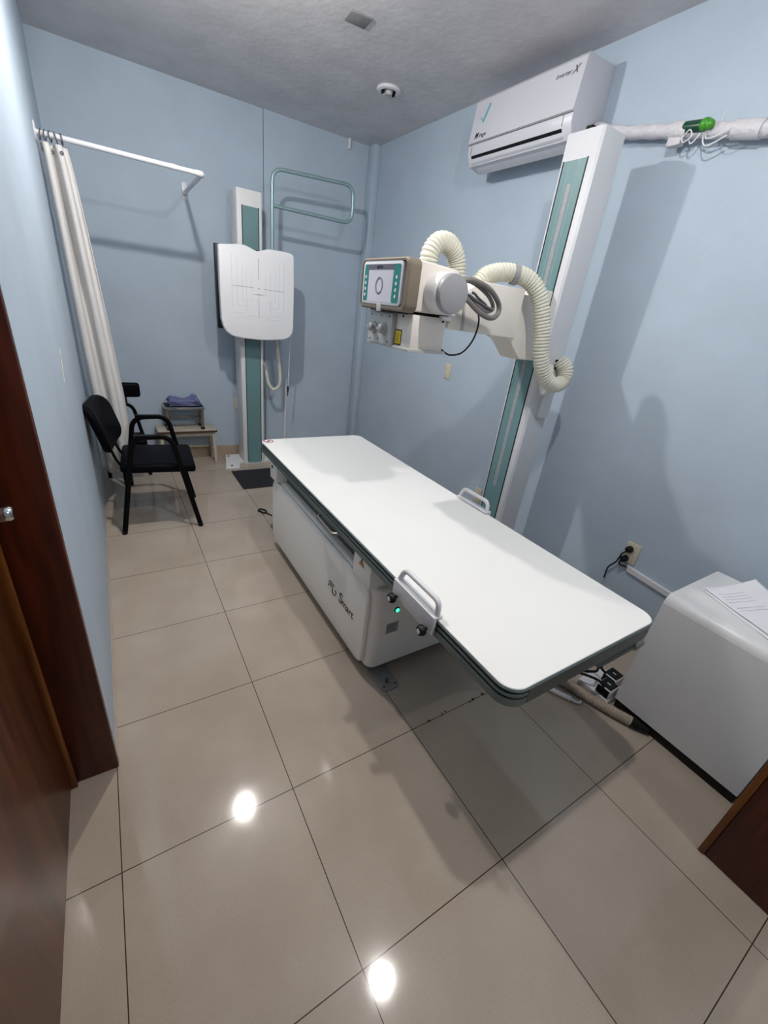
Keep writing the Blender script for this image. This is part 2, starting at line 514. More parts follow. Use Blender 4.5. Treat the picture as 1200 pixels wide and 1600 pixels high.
# empty downlight fitting on the ceiling near the far right corner
t = thing('empty_downlight', 'round white downlight ring without bulb on the grey ceiling', 'ceiling light', (1.955, 2.36, H))
b = MB(); b.lathe((1.955, 2.36, H), (0, 0, -1), [(0.045, 0.0), (0.078, 0.0), (0.08, 0.006), (0.074, 0.014), (0.056, 0.018), (0.05, 0.010), (0.046, 0.0)], 32); b.build('ring', 'white2', t)
b = MB(); b.lathe((1.955, 2.36, H), (0, 0, -1), [(0.0, 0.002), (0.046, 0.002), (0.046, 0.006), (0.0, 0.006)], 32); b.build('recess', 'dgrey', t)
b = MB(); b.cyl((1.955, 2.355, H-0.005), (1.955, 2.355, H-0.032), 0.026, 0.021, 20, 0.003); b.build('bulb_socket', 'lgrey', t)
for dx, dy in ((-0.038, 0.01), (0.036, -0.002)):
    b = MB(); b.box(1.955+dx-0.006, 1.955+dx+0.006, 2.36+dy-0.012, 2.36+dy+0.012, H-0.03, H-0.004, 0.002); b.build('spring_clip', 'black', t)

# blank cover plate on the ceiling
t = thing('ceiling_cover_plate', 'small grey square blank plate screwed to the ceiling', 'plate', (1.459, 1.853, H), -0.08)
b = MB(); b.box(-0.056, 0.056, -0.05, 0.05, -0.007, 0.0, 0.002); b.build('cover', 'zinc', t, world=False)
b = MB(); b.cyl((0, 0, -0.010), (0, 0, -0.006), 0.005, seg=12); b.build('screw', 'chrome', t, world=False)

# ================================================================ X-RAY TABLE
TX0, TX1, TY0, TY1, TZ = 0.916, 1.642, -0.400, 1.785, 0.662
t = thing('x_ray_table', 'long white examination table with green-grey rails on a white pedestal', 'table', (1.28, 0.9, 0))
TBL = t
top = rrect(TX0+0.003, TX1-0.003, TY0+0.003, TY1-0.003, 0.055, 8)
b = MB(); b.prism(top, 'z', TZ-0.006, TZ, 0.0015, 1); b.build('tabletop', 'table', t)
b = MB()
for z0, z1, ins in ((0.6505, 0.656, 0.0), (0.630, 0.6405, 0.001), (0.598, 0.622, 0.0)):
    b.prism(rrect(TX0+ins, TX1-ins, TY0+ins, TY1-ins, 0.058, 8), 'z', z0, z1, 0.001, 1)
b.build('edge_rail', 'rail', t)
b = MB(); b.prism(rrect(TX0+0.007, TX1-0.007, TY0+0.007, TY1-0.007, 0.052, 8), 'z', 0.599, 0.6555)
b.build('rail_groove', 'raild', t)
b = MB(); b.prism(rrect(TX0+0.07, TX1-0.07, TY0-0.0015, TY0+0.02, 0.004, 3), 'z', 0.6, 0.655, 0.001, 1); b.build('end_plate', 'endcap', t)
# pedestal: core plus a curved side cover with its own thickness
b = MB(); b.prism(rrect(0.952, 1.60, 0.300, 1.585, 0.045, 6), 'z', 0.050, 0.486, 0.018, 4); b.build('pedestal', 'basew', t)
def side_profile(x, sgn):
    poly = []
    yz = rrect(0.335, 1.575, 0.055, 0.478, 0.055, 6)
    return yz
b = MB()
b.prism(side_profile(0, 0), 'x', 0.934, 0.956, 0.012, 4); b.build('side_cover', 'basew', t)
b = MB(); b.box(0.99, 1.56, 0.36, 1.52, 0.012, 0.055, 0.004); b.build('plinth', 'black', t)
# beams that carry the sliding top
for y0, y1 in ((0.325, 0.470), (1.470, 1.590)):
    b = MB(); b.box(0.925, 1.575, y0, y1, 0.484, 0.599, 0.006); b.build('support_beam', 'basew', t)
b = MB(); b.box(0.99, 1.55, 0.47, 1.47, 0.484, 0.590, 0.004); b.build('sliding_carriage', 'dgrey', t)
b = MB(); b.cyl((0.9255, 1.545, 0.565), (0.921, 1.545, 0.565), 0.009, seg=14); b.build('bolt', 'black', t)
# warning triangle
b = MB(); b.prism([(0.420, 0.557), (0.378, 0.557), (0.399, 0.594)], 'x', 0.9240, 0.9251); wt = b.build('warning_sign', 'ink', t)
b = MB(); b.prism([(0.415, 0.560), (0.383, 0.560), (0.399, 0.588)], 'x', 0.9234, 0.9241); b.build('warning_field', 'orange', wt)
b = MB(); b.prism([(0.401, 0.583), (0.404, 0.574), (0.400, 0.574), (0.402, 0.564), (0.395, 0.577), (0.399, 0.577)], 'x', 0.9229, 0.9235); b.build('warning_bolt', 'ink', wt)
# pull bar under the rail
b = MB()
b.tube(round_path([(0.945, 0.822, 0.592), (0.905, 0.815, 0.585), (0.900, 0.625, 0.585), (0.945, 0.612, 0.592)], 0.03, 5), 0.0085, 12); b.build('brake_handle', 'steel', t)
# lettering on the side cover
txx = 0.9338
b = MB()
b.tube(smooth_path([(txx, 0.697, 0.274), (txx, 0.690, 0.287), (txx, 0.672, 0.292), (txx, 0.635, 0.288)], 5), 0.0035, 6, flat=(1, 0.5))
b.tube(smooth_path([(txx, 0.698, 0.255), (txx, 0.692, 0.270), (txx, 0.676, 0.276), (txx, 0.656, 0.272)], 5), 0.004, 6, flat=(1, 0.5))
b.tube(smooth_path([(txx, 0.652, 0.272), (txx, 0.650, 0.248), (txx, 0.634, 0.242), (txx, 0.618, 0.250), (txx, 0.613, 0.266), (txx, 0.622, 0.276)], 5), 0.004, 6, flat=(1, 0.5))
b.build('logo_mark', 'ink', t)
text_mesh('lettering', 'S', 0.082, (txx, 0.588, 0.243), (0, -1, 0), (0, 0, 1), 'ink', t, 0.0006, 0.12, 0.001)
text_mesh('lettering', 'mart', 0.058, (txx, 0.552, 0.243), (0, -1, 0), (0, 0, 1), 'ink', t, 0.0006, 0.12, 0.0008)
# power light and rating label on the near end
b = MB(); b.lathe((1.063, 0.301, 0.364), (0, -1, 0), [(0, 0.0), (0.013, 0.0), (0.013, 0.004), (0.010, 0.006), (0, 0.006)], 20); pl = b.build('power_light', 'black', t)
b = MB(); b.cyl((1.063, 0.296, 0.364), (1.063, 0.292, 0.364), 0.0092, seg=18); b.build('lens', 'led', pl, label='lit green lens')
b = MB(); b.box(1.022, 1.084, 0.2992, 0.3004, 0.240, 0.296); rl = b.build('rating_label', 'label', t)
b = MB()
for k in range(5):
    b.box(1.027, 1.074-0.006*(k % 2), 0.2986, 0.2994, 0.288-k*0.009-0.0025, 0.288-k*0.009)
b.build('label_print', 'inkg', rl)
# floor bracket
b = MB(); b.prism(rrect(0.985, 1.075, 0.205, 0.36, 0.02, 4), 'z', 0.0, 0.008, 0.001, 1); fb = b.build('floor_bracket', 'zinc', t)
b = MB(); b.cyl((1.028, 0.245, 0.008), (1.028, 0.245, 0.022), 0.010, seg=6); b.build('bolt', 'dgrey', fb)
for p in ((1.002, 0.225), (1.058, 0.222)):
    b = MB(); b.cyl((*p, 0.008), (*p, 0.010), 0.004, seg=10); b.build('bolt', 'black', fb)
# lock lever under the near end
b = MB(); b.tube(round_path([(1.34, -0.33, 0.585), (1.36, -0.385, 0.556), (1.58, -0.385, 0.556), (1.60, -0.33, 0.585)], 0.03, 5), 0.009, 10); b.build('lock_bar', 'dgrey', t)
b = MB(); b.cyl((1.57, -0.386, 0.556), (1.625, -0.386, 0.556), 0.015, 0.013, 14, 0.003); b.build('lock_grip', 'steel', t)
# round prohibition sticker on the far left corner
def disc_ring(x, y, z, r0, r1, sx=1.0, h=0.0006, seg=28):
    b = MB()
    b.lathe((x, y, z), (0, 0, 1), [(r0, 0), (r1, 0), (r1, h), (r0, h), (r0, 0)] if r0 > 0 else [(0, 0), (r1, 0), (r1, h), (0, h)], seg)
    return b
b = disc_ring(0.962, 1.742, TZ, 0.0, 0.032); stk = b.build('round_sticker', 'paper', t)
b = disc_ring(0.962, 1.742, TZ+0.0004, 0.025, 0.032); b.box(-0.027, 0.027, -0.0035, 0.0035, 0, 0.0006, mx=Matrix.Translation((0.962, 1.742, TZ+0.0004)) @ Matrix.Rotation(0.8, 4, 'Z')); b.build('red_ring', 'red', stk)
b = MB(); b.box(0.946, 0.978, 1.738, 1.744, TZ+0.0004, TZ+0.0008); b.box(0.957, 0.967, 1.730, 1.754, TZ+0.0004, TZ+0.0008); b.build('sticker_figure', 'ink', stk)

# hand grips clamped on the rails
def hand_grip(name, label, x, y0, y1, sgn):
    """sgn -1: outer side faces -x"""
    t = thing(name, label, 'hand grip', (x, (y0+y1)/2, 0.6))
    b = MB()
    xo = x+sgn*0.016
    b.box(min(x+sgn*0.001, xo), max(x+sgn*0.001, xo), y0, y1, 0.606, 0.672, 0.004)
    xi = x-sgn*0.020
    b.box(min(xo, xi), max(xo, xi), y0, y1, 0.6645, 0.674, 0.003)
    b.build('clamp_bracket', 'white2', t)
    b = MB()
    xb = x-sgn*0.004
    xt = x-sgn*0.006
    b.tube(round_path([(xb, y0+0.010, 0.672), (xt, y0+0.014, 0.722), (xt, y1-0.03, 0.722), (xb, y1-0.010, 0.672)], 0.045, 7), 0.0095, 12)
    b.build('grip_bar', 'white2', t)
    for yk in (y0+0.025, y1-0.030):
        b = MB()
        zk = 0.616
        b.cyl((xo, yk, zk), (xo+sgn*0.012, yk, zk), 0.006, seg=12)
        b.lathe((xo+sgn*0.010, yk, zk), (sgn, 0, 0), [(0, 0), (0.014, 0), (0.018, 0.004), (0.0185, 0.012), (0.015, 0.020), (0.010, 0.022), (0, 0.0215)], 18)
        kb = b.build('knob', 'black', t)
        b = MB(); b.cyl((xo+sgn*0.031, yk, zk), (xo+sgn*0.0330, yk, zk), 0.0085, seg=16); b.build('knob_cap', 'white2', kb)
    return t
hand_grip('hand_grip', 'white bar handle with two black knobs on the near left table edge', TX0, -0.090, 0.140, -1)
hand_grip('hand_grip', 'white bar handle on the far table edge in front of the tall column', TX1, 0.435, 0.655, 1)

# ================================================================ X-RAY TUBE STAND
CX, CY0, CY1 = 2.06, 0.690, 0.882
CYM = 0.79
t = thing('x_ray_tube_stand', 'tall white column with teal strip carrying the x-ray tube head over the table', 'x-ray machine', (2.13, CYM, 0))
XS = t
b = MB()
b.prism([(CX, CY0+0.010), (CX, CY1-0.008), (CX+0.008, CY1), (CX+0.15, CY1), (CX+0.15, CY0), (CX+0.010, CY0)], 'z', 0.06, 2.302, 0.004, 2)
b.build('column', 'colw', t)
b = MB(); b.box(CX-0.0012, CX+0.002, 0.738, 0.862, 0.10, 2.198); b.build('column_strip', 'teal', t)
for y in (0.735, 0.8625):
    b = MB(); b.box(CX-0.0022, CX+0.002, y-0.003, y+0.003, 0.10, 2.2); b.build('slot', 'black', t)
for y in (0.776, 0.826):
    b = MB(); b.box(CX-0.0020, CX+0.002, y-0.0007, y+0.0007, 1.70, 2.196); b.build('strip_groove', 'lgrey', t)
b = MB(); b.box(CX-0.0022, CX+0.001, 0.789, 0.812, 0.62, 2.11); b.build('scale_tape', 'tape', t)
b = MB(); b.box(2.085, 2.125, 0.775, 0.81, 2.300, 2.325, 0.006); b.build('cable_gland', 'black', t)
b = MB(); b.box(1.93, 2.30, 0.60, 0.98, 0.02, 0.075, 0.008); b.build('floor_carriage', 'white', t)
b = MB(); b.box(2.02, 2.08, -0.05, 1.95, 0.0, 0.022, 0.004); b.box(2.18, 2.24, -0.05, 1.95, 0.0, 0.022, 0.004); b.build('floor_rail', 'steel', t)
# side bracket where the big hose ends
b = MB(); b.box(2.130, 2.200, 0.668, 0.692, 1.065, 1.345, 0.003); b.build('hose_bracket', 'white', t)
b = MB(); b.box(2.135, 2.150, 0.662, 0.672, 1.325, 1.372, 0.002); b.build('hose_clip', 'black', t)
# carriage and arm
b = MB()
b.prism([(1.72, 1.470), (1.80, 1.640), (1.985, 1.640), (1.990, 1.675), (CX+0.03, 1.675), (CX+0.03, 1.352), (1.930, 1.352), (1.84, 1.430)], 'y', 0.735, 0.865, 0.004, 1)
b.build('carriage', 'warmw', t)
b = MB()
b.prism([(1.815, 1.447), (1.815, 1.655), (1.56, 1.655), (1.44, 1.60), (1.405, 1.54), (1.405, 1.478), (1.425, 1.460), (1.47, 1.455)], 'y', 0.685, 0.905, 0.008, 2)
b.build('arm', 'warmw', t)
b = MB(); b.prism([(1.470, 1.458), (1.485, 1.458), (1.470, 1.56), (1.452, 1.58), (1.440, 1.58), (1.462, 1.54)], 'y', 0.680, 0.687); b.build('arm_seam', 'lgrey', t)
b = MB(); b.cyl((1.395, 0.79, 1.535), (1.43, 0.79, 1.535), 0.075, bev=0.006); b.build('swivel', 'lgrey', t)
# head: control panel, body, tube
hx = 1.115
b = MB()
outer = rrect(0.606, 0.962, 1.499, 1.680, 0.028, 5)
inner = rrect(0.622, 0.946, 1.515, 1.668, 0.018, 5)
bb = bmesh.new()
def ringv(poly, x): return [bb.verts.new((x, p[0], p[1])) for p in poly]
r_of = ringv(outer, hx+0.008); r_of2 = ringv(rrect(0.612, 0.956, 1.505, 1.674, 0.026, 5), hx); r_if = ringv(inner, hx); r_ib = ringv(inner, hx+0.03); r_ob = ringv(outer, hx+0.055)
n = len(outer)
for A, B in ((r_ob, r_of), (r_of, r_of2), (r_of2, r_if), (r_if, r_ib)):
    for i in range(n):
        bb.faces.new((A[i], A[(i+1) % n], B[(i+1) % n], B[i]))
bb.faces.new(r_ib); bb.faces.new(r_ob[::-1])
bmesh.ops.recalc_face_normals(bb, faces=bb.faces)
b._merge(bb)
panel = b.build('control_panel', 'taupe', t)
b = MB(); b.prism(rrect(0.643, 0.940, 1.516, 1.668, 0.016, 5), 'x', hx+0.0, hx+0.029, 0.003, 2); scr = b.build('screen_frame', 'white2', panel)
sx = hx-0.0006
b = MB(); b.prism(rrect(0.657, 0.927, 1.526, 1.657, 0.010, 4), 'x', sx, sx+0.001); b.build('screen', 'screen', panel)
for ya, yb in ((0.657, 0.704), (0.893, 0.927)):
    b = MB(); b.prism(rrect(ya, yb, 1.526, 1.657, 0.008, 4), 'x', sx-0.0006, sx+0.0005); b.build('button_strip', 'tealp', panel)
b = MB(); b.box(sx-0.0008, sx+0.0004, 0.697, 0.900, 1.638, 1.6565); b.build('screen_header', 'inkg', panel)
for k in range(4):
    for yc in (0.6785, 0.912):
        b = MB(); b.cyl((sx-0.0004, yc, 1.613-k*0.0215), (sx-0.0018, yc, 1.613-k*0.0215), 0.0062, seg=14); b.build('button', 'white2', panel)
text_mesh('screen_lettering', 'MyStar', 0.0155, (sx-0.0009, 0.828, 1.6425), (0, -1, 0), (0, 0, 1), 'ink', panel, 0.0003, 0.25, 0.0003)
def ell_ring(yc, zc, ry, rz_, wd, x):
    pts = [(x, yc+ry*math.cos(a), zc+rz_*math.sin(a)) for a in [2*math.pi*k/36 for k in range(36)]]
    return MB().tube(pts, wd, 6, closed=True, flat=(1, 1))
b = ell_ring(0.803, 1.582, 0.027, 0.0285, 0.0032, sx+0.002); b.build('screen_ring', 'ink', panel)
b = ell_ring(0.803, 1.582, 0.0215, 0.0235, 0.0030, sx+0.0022); b.build('screen_ring', 'inkg', panel)
# head body
b = MB()
b.prism([(hx+0.05, 1.506), (hx+0.05, 1.678), (1.345, 1.668), (1.375, 1.650), (1.375, 1.506)], 'y', 0.618, 0.952, 0.008, 3)
b.build('head_shell', 'warmw', t)
for ya, yb in ((0.635, 0.548), (0.940, 1.03)):
    b = MB(); b.cyl((1.272, ya, 1.580), (1.272, yb, 1.580), 0.072, 0.072, 40, 0.004); b.build('tube_housing', 'white', t)
for ya, yb in ((0.549, 0.524), (1.029, 1.053)):
    b = MB(); b.cyl((1.272, ya, 1.580), (1.272, yb, 1.580), 0.0685, 0.067, 40, 0.005); b.build('tube_end_cap', 'grey', t)
b = MB(); b.cyl((1.2075, 0.537, 1.575), (1.205, 0.537, 1.575), 0.003, seg=8); b.build('screw', 'black', t)
b = MB(); b.box(1.33, 1.44, 0.70, 0.88, 1.46, 1.60, 0.02, 3); b.build('head_yoke', 'lgrey', t)
b = MB(); b.box(1.15, 1.37, 0.66, 0.92, 1.494, 1.508, 0.003); b.build('mounting_flange', 'black', t)
b = MB(); b.box(1.30, 1.345, 0.605, 0.63, 1.488, 1.504, 0.003); b.build('latch', 'white2', t)
# collimator
b = MB(); b.box(1.172, 1.335, 0.622, 0.930, 1.372, 1.496, 0.004); col = b.build('collimator', 'warmw', t)
b = MB(); b.box(1.150, 1.172, 0.735, 0.918, 1.370, 1.490, 0.003); b.build('knob_plate', 'lgrey', col)
b = MB(); b.box(1.16, 1.345, 0.612, 0.938, 1.362, 1.374, 0.002); b.build('bottom_frame', 'lgrey', col)
for yk in (0.788, 0.868):
    b = MB()
    b.lathe((1.150, yk, 1.428), (-1, 0, 0), [(0, 0), (0.024, 0), (0.024, 0.004), (0.018, 0.008), (0.0165, 0.024), (0.012, 0.028), (0, 0.028)], 20)
    b.box(1.121, 1.130, yk-0.019, yk+0.019, 1.422, 1.434, 0.002)
    b.build('collimator_knob', 'grey', col)
for p in ((0.755, 1.478), (0.82, 1.478), (0.90, 1.478), (0.755, 1.382), (0.83, 1.388), (0.90, 1.382)):
    b = MB(); b.cyl((1.1505, p[0], p[1]), (1.1485, p[0], p[1]), 0.0035, seg=8); b.build('screw', 'black', col)
b = MB(); b.box(1.1708, 1.1722, 0.686, 0.730, 1.378, 1.436); lb = b.build('warning_label', 'ink', col)
b = MB(); b.box(1.1702, 1.1710, 0.690, 0.726, 1.383, 1.431); b.build('label_field', 'yellow', lb)
b = MB()
for k in range(5):
    b.box(1.1697, 1.1704, 0.703, 0.714+0.003*(k % 2), 1.391+k*0.0075, 1.3935+k*0.0075)
b.build('label_print', 'ink', lb)
b = MB(); b.cyl((1.1722, 0.69, 1.486), (1.1705, 0.69, 1.486), 0.005, seg=10); b.build('bolt', 'black', col)
b = MB(); b.cyl((1.318, 0.622, 1.484), (1.318, 0.620, 1.484), 0.005, seg=10); b.build('bolt', 'black', col)
b = MB(); b.box(hx-0.002, hx+0.003, 0.772, 0.806, 1.492, 1.520, 0.001); b.build('panel_tab', 'lgrey', panel)
# hoses and cables
ribbed(smooth_path([(1.415, 0.905, 1.655), (1.408, 0.90, 1.735), (1.448, 0.90, 1.788), (1.512, 0.90, 1.786), (1.560, 0.90, 1.735), (1.575, 0.89, 1.645)], 12), 0.042, 0.0145, 0.11, t)
ribbed(smooth_path([(1.585, 0.775, 1.640), (1.645, 0.765, 1.692), (1.735, 0.735, 1.712), (1.825, 0.690, 1.694), (1.885, 0.655, 1.625), (1.925, 0.632, 1.505), (1.950, 0.620, 1.385), (2.005, 0.612, 1.295), (2.085, 0.608, 1.255), (2.160, 0.612, 1.272), (2.178, 0.625, 1.325), (2.150, 0.655, 1.375)], 12), 0.0385, 0.0145, 0.11, t)
b = MB()
pc = Vector((1.76, 0.722, 1.708)); pd = Vector((1, -0.48, -0.06)).normalized()
b.lathe(pc-pd*0.011, pd, [(0.037, 0), (0.043, 0), (0.043, 0.022), (0.037, 0.022), (0.037, 0)], 24)
b.build('hose_clamp', 'grey', t)
b = MB()
b.tube(smooth_path([(1.335, 0.600, 1.628), (1.40, 0.585, 1.640), (1.50, 0.59, 1.622), (1.585, 0.61, 1.580), (1.595, 0.61, 1.540), (1.550, 0.60, 1.520), (1.47, 0.59, 1.535), (1.39, 0.59, 1.575), (1.335, 0.605, 1.600)], 8), 0.0105, 10)
b.tube(smooth_path([(1.345, 0.610, 1.640), (1.42, 0.60, 1.634), (1.52, 0.61, 1.600), (1.570, 0.62, 1.560), (1.53, 0.61, 1.542), (1.45, 0.60, 1.558), (1.375, 0.60, 1.592)], 8), 0.008, 8)
b.build('cable_bundle', 'greytube', t)
b = MB()
b.tube(smooth_path([(1.38, 0.60, 1.60), (1.43, 0.59, 1.578), (1.50, 0.60, 1.560), (1.555, 0.61, 1.550)], 6), 0.007, 8)
b.tube(smooth_path([(1.36, 0.60, 1.585), (1.42, 0.595, 1.60), (1.46, 0.60, 1.585), (1.52, 0.61, 1.565)], 6), 0.005, 8)
b.build('cable_ends', 'dgrey', t)
b = MB(); b.box(1.345, 1.385, 0.598, 0.625, 1.590, 1.640, 0.004); b.cyl((1.37, 0.60, 1.60), (1.41, 0.595, 1.598), 0.009, seg=10); b.build('cable_plug', 'white2', t)
b = MB()
b.tube(smooth_path([(1.335, 0.64, 1.388), (1.36, 0.64, 1.372), (1.40, 0.64, 1.360), (1.455, 0.635, 1.372), (1.495, 0.63, 1.415), (1.510, 0.625, 1.47), (1.495, 0.615, 1.52), (1.44, 0.60, 1.56)], 8), 0.0038, 8)
b.build('thin_cable', 'black', t)

# ================================================================ WALL BUCKY STAND
t = thing('chest_stand', 'white chest stand with teal strip and square detector panel at the back wall', 'x-ray stand', (1.24, 3.17, 0))
b = MB(); b.prism(rrect(1.146, 1.342, 3.100, 3.30, 0.010, 3), 'z', 0.0, 2.195, 0.004, 2); b.build('column', 'white', t)
b = MB(); b.box(1.186, 1.314, 3.0985, 3.102, 0.012, 2.09); b.build('column_strip', 'teal', t)
for x in (1.186, 1.314):
    b = MB(); b.box(x-0.003, x+0.003, 3.0975, 3.102, 0.03, 2.092); b.build('slot', 'black', t)
b = MB()
b.prism([(0.950, 2.985), (1.075, 2.985), (1.11, 3.115), (1.38, 3.115), (1.41, 2.985), (1.54, 2.985), (1.46, 3.345), (1.03, 3.345)], 'z', 0.0, 0.022, 0.003, 1)
bp = b.build('base_plate', 'white', t)
for x, y in ((1.045, 3.29), (1.015, 3.02), (1.445, 3.29), (1.475, 3.02)):
    b = MB(); b.cyl((x, y, 0.022), (x, y, 0.030), 0.010, seg=6); b.build('bolt', 'dgrey', bp)
outl = [(0.962, 1.784), (0.970, 1.794), (1.053, 1.806), (1.10, 1.8145), (1.136, 1.816), (1.16, 1.814), (1.19, 1.806), (1.225, 1.794), (1.245, 1.790), (1.265, 1.792), (1.302, 1.804), (1.325, 1.813), (1.349, 1.817), (1.439, 1.818), (1.510, 1.816), (1.532, 1.808), (1.544, 1.790), (1.549, 1.609), (1.550, 1.41), (1.550, 1.265), (1.543, 1.225), (1.522, 1.196), (1.495, 1.178), (1.460, 1.168), (1.36, 1.157), (1.263, 1.151), (1.132, 1.156), (1.075, 1.162), (1.035, 1.172), (0.998, 1.198), (0.975, 1.235), (0.963, 1.29), (0.961, 1.49)]
b = MB(); b.prism(outl, 'y', 2.920, 2.985, 0.010, 3); dp = b.build('detector_panel', 'panelw', t)
def pline(b, x0, z0, x1, z1, wd):
    d = Vector((x1-x0, 0, z1-z0)); n_ = Vector((-d.z, 0, d.x)).normalized()*wd/2
    b.prism([(x0+n_.x, z0+n_.z), (x1+n_.x, z1+n_.z), (x1-n_.x, z1-n_.z), (x0-n_.x, z0-n_.z)], 'y', 2.9192, 2.9206)
b = MB()
pline(b, 1.052, 1.535, 1.215, 1.535, 0.004); pline(b, 1.294, 1.533, 1.463, 1.533, 0.004)
pline(b, 1.2555, 1.741, 1.2555, 1.595, 0.004); pline(b, 1.2555, 1.478, 1.2555, 1.317, 0.004)
b.lathe((1.2555, 2.9205, 1.5345), (0, -1, 0), [(0, 0), (0.006, 0), (0.006, 0.0012), (0, 0.0012)], 12)
b.build('centre_cross', 'engrave', dp)
b = MB()
for x0, x1, z0, z1 in ((1.05, 1.462, 1.345, 1.745), (1.09, 1.42, 1.40, 1.72), (1.13, 1.39, 1.44, 1.70), (1.16, 1.35, 1.33, 1.66), (1.20, 1.31, 1.49, 1.62)):
    if z0 < 1.36:
        pline(b, x0, z0+0.03, x0, z1, 0.003); pline(b, x1, z0+0.03, x1, z1, 0.003)
    else:
        pline(b, x0, z0, x0, z1, 0.003); pline(b, x1, z0, x1, z1, 0.003)
    pline(b, x0, z0, x0+0.08, z0, 0.003); pline(b, x1-0.08, z0, x1, z0, 0.003)
pline(b, 1.105, 1.318, 1.184, 1.318, 0.003); pline(b, 1.32, 1.314, 1.444, 1.314, 0.003)
b.build('size_outlines', 'engrave2', dp)
b = MB(); b.box(0.948, 1.50, 2.983, 3.03, 1.215, 1.800, 0.006); b.box(1.08, 1.41, 3.03, 3.099, 1.28, 1.74, 0.004); b.build('detector_housing', 'black', t)
b = MB()
b.tube(round_path([(1.378, 2.965, 1.65), (1.378, 2.965, 2.338), (2.050, 2.965, 2.372), (2.056, 2.965, 2.112), (1.380, 2.965, 2.110)], 0.085, 8), 0.0135, 12)
b.build('grip_frame', 'tealt', t)
b = MB(); b.tube(smooth_path([(1.455, 3.12, 1.26), (1.487, 3.15, 1.05), (1.515, 3.16, 0.85), (1.508, 3.16, 0.745), (1.462, 3.18, 0.700), (1.415, 3.20, 0.76), (1.395, 3.22, 0.90), (1.35, 3.23, 0.95)], 8), 0.0155, 10); b.build('cable_hose', 'cream', t)
b = MB(); b.tube(smooth_path([(1.545, 2.995, 1.24), (1.560, 3.02, 1.17), (1.575, 3.08, 1.00), (1.578, 3.10, 0.83), (1.577, 3.11, 0.74)], 6), 0.0045, 8); sc = b.build('signal_cord', 'white2', t)
b = MB(); b.cyl((1.577, 3.11, 0.745), (1.578, 3.112, 0.69), 0.008, 0.006, 10); b.cyl((1.578, 3.112, 0.69), (1.576, 3.112, 0.655), 0.004, 0.003, 8); b.build('cord_tip', 'black', sc)

# ================================================================ AIR CONDITIONER
t = thing('air_conditioner', 'white split air conditioner high on the right blue wall', 'air conditioner', (XR, 1.39, 2.53))
Y0, Y1 = 1.030, 1.793
b = MB(); b.prism([(XR, 2.415), (2.345, 2.345), (2.262, 2.362), (2.232, 2.420), (2.232, 2.462), (2.252, 2.664), (2.268, 2.682), (XR, 2.690)], 'y', Y0, Y1, 0.008, 2); b.build('body', 'acw', t)
b = MB(); b.prism([(2.240, 2.464), (2.226, 2.468), (2.2465, 2.668), (2.262, 2.684), (2.275, 2.684)], 'y', Y0+0.002, Y1-0.002, 0.004, 2); fp = b.build('front_panel', 'acw', t)
b = MB(); b.prism([(2.240, 2.4635), (2.2295, 2.4635), (2.2295, 2.4595), (2.240, 2.4595)], 'y', Y0+0.004, Y1-0.004); b.build('panel_gap', 'dgrey', t)
for y in (Y0+0.055, Y1-0.035):
    b = MB(); b.prism([(2.240, 2.462), (2.2308, 2.460), (2.2308, 2.416), (2.240, 2.414)], 'y', y-0.0012, y+0.0012); b.build('panel_gap', 'dgrey', t)
b = MB(); b.prism([(2.262, 2.382), (2.2405, 2.398), (2.2365, 2.408), (2.262, 2.412)], 'y', Y0+0.056, Y1-0.036); b.build('air_outlet', 'black', t)
b = MB(); b.prism([(2.252, 2.370), (2.246, 2.378), (2.262, 2.384), (2.34, 2.346), (2.338, 2.338)], 'y', Y0+0.05, Y1-0.03, 0.001, 1); b.build('louver', 'acw', t)
tilt = Vector((0.0203, 0, 0.2)).normalized()
def acp(y, z):
    return (2.2253+(z-2.468)*0.1025, y, z)
text_mesh('lettering', 'M', 0.036, acp(1.744, 2.487), (0, -1, 0), tilt, 'ink', fp, 0.0006, 0.35, 0.001)
text_mesh('lettering', 'irage', 0.030, acp(1.706, 2.487), (0, -1, 0), tilt, 'ink', fp, 0.0006, 0.3)
text_mesh('lettering', 'inverter', 0.028, acp(1.200, 2.618), (0, -1, 0), tilt, 'inkg', fp, 0.0006, 0.3)
text_mesh('lettering', 'X', 0.046, acp(1.103, 2.614), (0, -1, 0), tilt, 'ink', fp, 0.0006, 0.35)
b = MB()
def acq(y, z, o=0.0): 
    p = acp(y, z); return (p[0]-o, p[1], p[2])
b.tube([acq(1.722, 2.583), acq(1.692, 2.558)], 0.006, 6, flat=(1, 0.3)); b.tube([acq(1.694, 2.556), acq(1.660, 2.636)], 0.008, 6, flat=(1, 0.3))
b.build('logo_mark', 'logo', fp)

# ================================================================ PIPE RUN ON THE RIGHT WALL
def zl(y): return 2.392+(y-0.86)*0.175
t = thing('insulated_pipe', 'white wrapped pipe with green tape running along the upper right wall', 'pipe', (2.405, 0.4, 2.3))
b = MB()
pp = [(2.415, 1.022, 2.44), (2.41, 0.94, 2.412)]
for k in range(19):
    y = 0.86-k*0.065
    pp.append((2.408, y, zl(y)))
b.tube(smooth_path(pp, 4), lambda u: 0.027+0.002*math.sin(u*90), 14); b.build('pipe_wrap', 'wrap', t)
b = MB(); b.tube([(2.405, 0.60, zl(0.60)), (2.405, 0.53, zl(0.53))], 0.034, 16); b.box(2.385, 2.425, 0.545, 0.605, zl(0.57)-0.055, zl(0.57)-0.01, 0.006); b.build('tape_collar', 'wrap', t)
b = MB(); b.tube(smooth_path([(2.392, 0.545, zl(0.545)+0.006), (2.388, 0.50, zl(0.50)+0.008), (2.386, 0.45, zl(0.45)+0.012)], 5), 0.022, 14); b.build('green_sleeve', 'greent', t)
